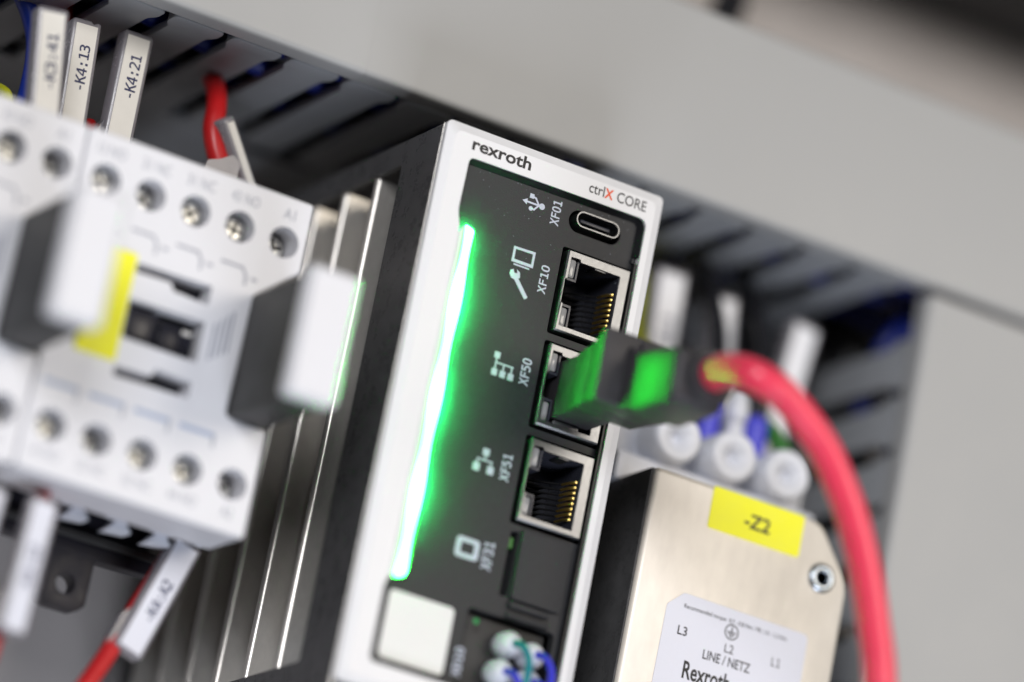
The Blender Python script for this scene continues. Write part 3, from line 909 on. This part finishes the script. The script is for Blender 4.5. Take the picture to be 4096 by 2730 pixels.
marker("blurred white wire marker printed -K4:22, left of the tab with a hole", (-56.2, 15, -90.2), 5.4, 25.5, "-K4:22", tilt=2.0, text_at=0.52, group=G2, tlen=8.6, card=MPAPER)
marker("blurred pale wire marker cut off by the left edge of the picture", (-66.6, 14, -91.0), 5.4, 27, "", tilt=4, group=G2, card=MPAPER)
G3 = "blurred white wire markers right of the controller"
marker("blurred white wire marker just right of the controller's corner", (75.6, 45, 3.6), 7.0, 22, "-X1:3", tilt=-2, text_at=0.60, skirt=False, group=G3, tlen=6.5, card=MWHITE)
marker("blurred white wire marker, middle one of the three above the red cable", (88.3, 45, 2.2), 6.0, 26, "", tilt=-8, skirt=False, group=G3, card=MWHITE)
marker("blurred white wire marker, rightmost of the three, beside the dark duct corner", (107.6, 44, 2.0), 6.4, 40, "", tilt=7, skirt=False, group=G3, card=MWHITE)


def wire(label, path, r, m, group=None, cat="wire", name="wire"):
    o = MB().tube(path, r, 14, 6).build(name, m, base=path[0], smooth=60)
    return tag(o, label, cat, group)


wire("red wire curving down out of a duct slot into the leaning marker", [(-27, 58, 16), (-28.0, 52, 11), (-29.2, 45, 6), (-29.6, 42, 1.5), (-29.8, 41, -3), (-28.6, 40.5, -7), (-26.4, 40, -11), (-24, 38, -17), (-22, 34, -24)], 2.0, MRED)
wire("red wire rising between the -K3:41 and -K4:13 markers", [(-61.5, 50, 14), (-62.2, 46, 4), (-62.6, 44, -6), (-63.0, 40, -16), (-62.5, 34, -26)], 1.9, MRED)
wire("short red wire end beside the foot of the -K4:21 marker", [(-53.6, 44, -9.5), (-53.4, 43, -11.5), (-52.9, 41, -14), (-52, 39, -18), (-50.8, 34, -26)], 1.5, MRED)
wire("bright blue wire dropping from the duct behind the leftmost marker", [(-76, 50, 20), (-71.6, 48, 13), (-68.4, 47, 8), (-66.4, 46, 2), (-66.6, 44, -8), (-70, 38, -22)], 2.0, MBLUE)
wire("yellow green wire peeking out beside the leftmost marker", [(-71, 50, -7), (-70.3, 46, -9), (-70.0, 44, -12), (-70.5, 40, -18), (-71, 34, -28)], 1.3, MGRN)
wire("red wire running down to the lower left out of the -K4:A2 marker", [(-21.5, 33, -83), (-24.5, 33, -92), (-28.2, 33, -102), (-32.4, 31.5, -112), (-36.8, 30, -121), (-42, 28, -133)], 1.75, MRED)
wire("red wire beside the marker left of the tab with a hole", [(-54.0, 22, -84), (-55.2, 22, -94), (-56.6, 21.5, -106), (-58.6, 20, -120), (-62, 17, -136)], 1.5, MRED)
wire("yellow green wire just right of the controller's corner", [(75, 70, 14), (74.5, 62, 8), (73.8, 55, 0), (73.6, 50, -8), (73.5, 44, -24)], 2.7, MGRN)
wire("black wire looping down from the duct between the middle and right markers", [(88, 74, 16), (93, 70, 13), (101, 64, 6), (104, 60, -3), (104, 56, -16), (102, 48, -34)], 2.6, MBLKW)
wire("black wire dropping straight behind the first blurred marker", [(84, 80, 16), (87, 74, 10), (89, 68, 0), (89.5, 60, -14), (89, 50, -30)], 2.4, MBLKW)
wire("black wire arching from the duct behind the rightmost marker", [(103, 84, 16), (109, 78, 12), (115, 72, 3), (117, 66, -10), (114, 56, -26), (108, 46, -38)], 2.6, MBLKW)
wire("green wire behind the red cable right of the terminal block", [(93, 52, -22), (95.5, 42, -23), (98.5, 34, -26), (101.5, 30, -36), (103, 30, -52)], 1.9, MPGRN)

# ================================================================== POWER UNIT
psu = thing("power_unit", "bright sheet metal power unit with a yellow tag and a white rating label", "power unit", (84, 8, -130))
outl = rpoly([(60.4, -175), (106.6, -175), (106.5, -59.0), (98.8, -49.2), (95.0, -48.7), (60.8, -48.9)], [0.5, .5, 2.5, 2.5, .6, .9], 4)
MB().plate(outl, 8, 9.2, cham=(0.9, 0.8)).build("front_sheet", MSTEEL, psu, smooth=50)
MB().box(60.35, 61.5, 9.3, 90, -175, -49.0).build("side_sheet", MSIDE, psu, bevel=0.2)  # zinc steel like the front; dark colour stands in for its dark reflection
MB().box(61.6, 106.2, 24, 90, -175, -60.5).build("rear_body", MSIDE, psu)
MB().box(61.6, 94.0, 12, 88, -60.3, -49.4).build("top_cover", MSTEEL, psu)
MB().plate(rrect(73.6, 94.4, -57.3, -48.95, 0.5, 3), 7.84, 7.99).build("yellow_tag", MYEL, psu)
lettering("-Z2", 7.84, MINK, psu, 81.4, 87.2, -54.9, -52.0, bold=0.02)
MB().plate(rpoly([(67.4, -140), (100.4, -140), (99.6, -71.5), (71.4, -71.2), (68.1, -74.3)], [.5, .5, 1.2, .5, .5], 3), 7.86, 7.99).build("rating_label", MPAPER, psu)
LY = 7.86
lettering("Recommended torque  0,7 - 0,8 Nm / PE: 1,0 - 1,2 Nm", LY, MINK, psu, 71.8, 95.0, -74.3, -73.2, bold=0.004)
lettering("L3", LY, MINK, psu, 71.3, 73.4, -79.4, -77.6, bold=0.01)
lettering("L2", LY, MINK, psu, 82.0, 84.0, -79.9, -78.2, bold=0.0)
lettering("L1", LY, MINK, psu, 92.6, 94.5, -79.6, -77.9, bold=0.0, font=MONO)
lettering("LINE / NETZ", LY, MINK, psu, 77.6, 88.2, -82.5, -80.6, bold=0.01)
lettering("Rexroth", LY, MINK, psu, 73.9, 84.4, -87.4, -83.9, bold=0.02)
lettering("NFE02.1-230-008", LY, MINK, psu, 73.8, 92.0, -91.4, -89.3, bold=0.006)
printed("earth_symbol", [ring(82.9, -75.75, 1.55, 0.22), stroke((82.9, -74.7), (82.9, -75.8), .22), stroke((82.0, -75.8), (83.8, -75.8), .22), stroke((82.3, -76.2), (83.5, -76.2), .2), stroke((82.6, -76.6), (83.2, -76.6), .2)], LY, MINK, psu)
MB().lathe((100.3, 8, -59.7), [(2.95, 0), (2.85, -0.35), (2.3, -0.75), (1.7, -0.8), (1.25, -0.45), (1.15, 0.3), (1.12, 6.5), (0, 6.5)], seg=28).build("rivet_nut", MRIVET, psu, smooth=50)
# terminal block on top of the unit
MB().box(59.2, 104.5, 22, 42, -49.2, -43.5).build("terminal_block", MNYL, psu, bevel=0.6)
MB().box(60.2, 104.0, 27, 41.5, -43.3, -34.5).build("terminal_block", MNYL, psu, bevel=0.8)
for x in (69.8, 82.6, 95.0):
    MB().lathe((x, 18.2, -38.4), [(0, 3.2), (0.9, 3.0), (1.2, 1.6), (2.8, 0.45), (4.2, 0.0), (4.9, 0.5), (5.15, 1.6), (5.2, 14)], seg=30).build("terminal_dome", MNYL, psu, smooth=60)
for i, (x, lab) in enumerate(((82.0, "blue insulated ferrule entering the middle dome of the terminal block"), (92.9, "blue insulated ferrule entering the right dome of the terminal block"))):
    o = MB().lathe((x, 31, -33.6), [(2.3, 0), (2.5, 3), (2.5, 7.4), (1.6, 8.6), (0, 8.6)], axis='z', seg=20).build("wire_ferrule", MVIO, base=(x, 31, -33))
    tag(o, lab, "ferrule", "blue ferrules on the terminal block")
    wire(("black wire rising from the blue ferrule of the middle dome", "black wire rising from the blue ferrule of the right dome")[i],
         [(x, 31, -25.2), (x + .4, 31.5, -20), (x + 1.2, 36, -8), (x + 2.5, 46, 4), (x + 4, 60, 15)], 1.6, MBLKW, "black wires on the terminal block")
o = MB().lathe((88.0, 31, -27.5), [(1.9, 0), (2.5, 1.5), (2.2, 4.5), (1.2, 6.5), (0, 6.6)], axis='z', seg=18).build("wire_ferrule", MNYL, base=(88, 31, -27))
tag(o, "white ferrule standing between the two blue ferrules", "ferrule")
MB().box(86.3, 89.7, 29.5, 33, -34.4, -27.7).build("terminal_post", MNYL, psu, bevel=0.4)
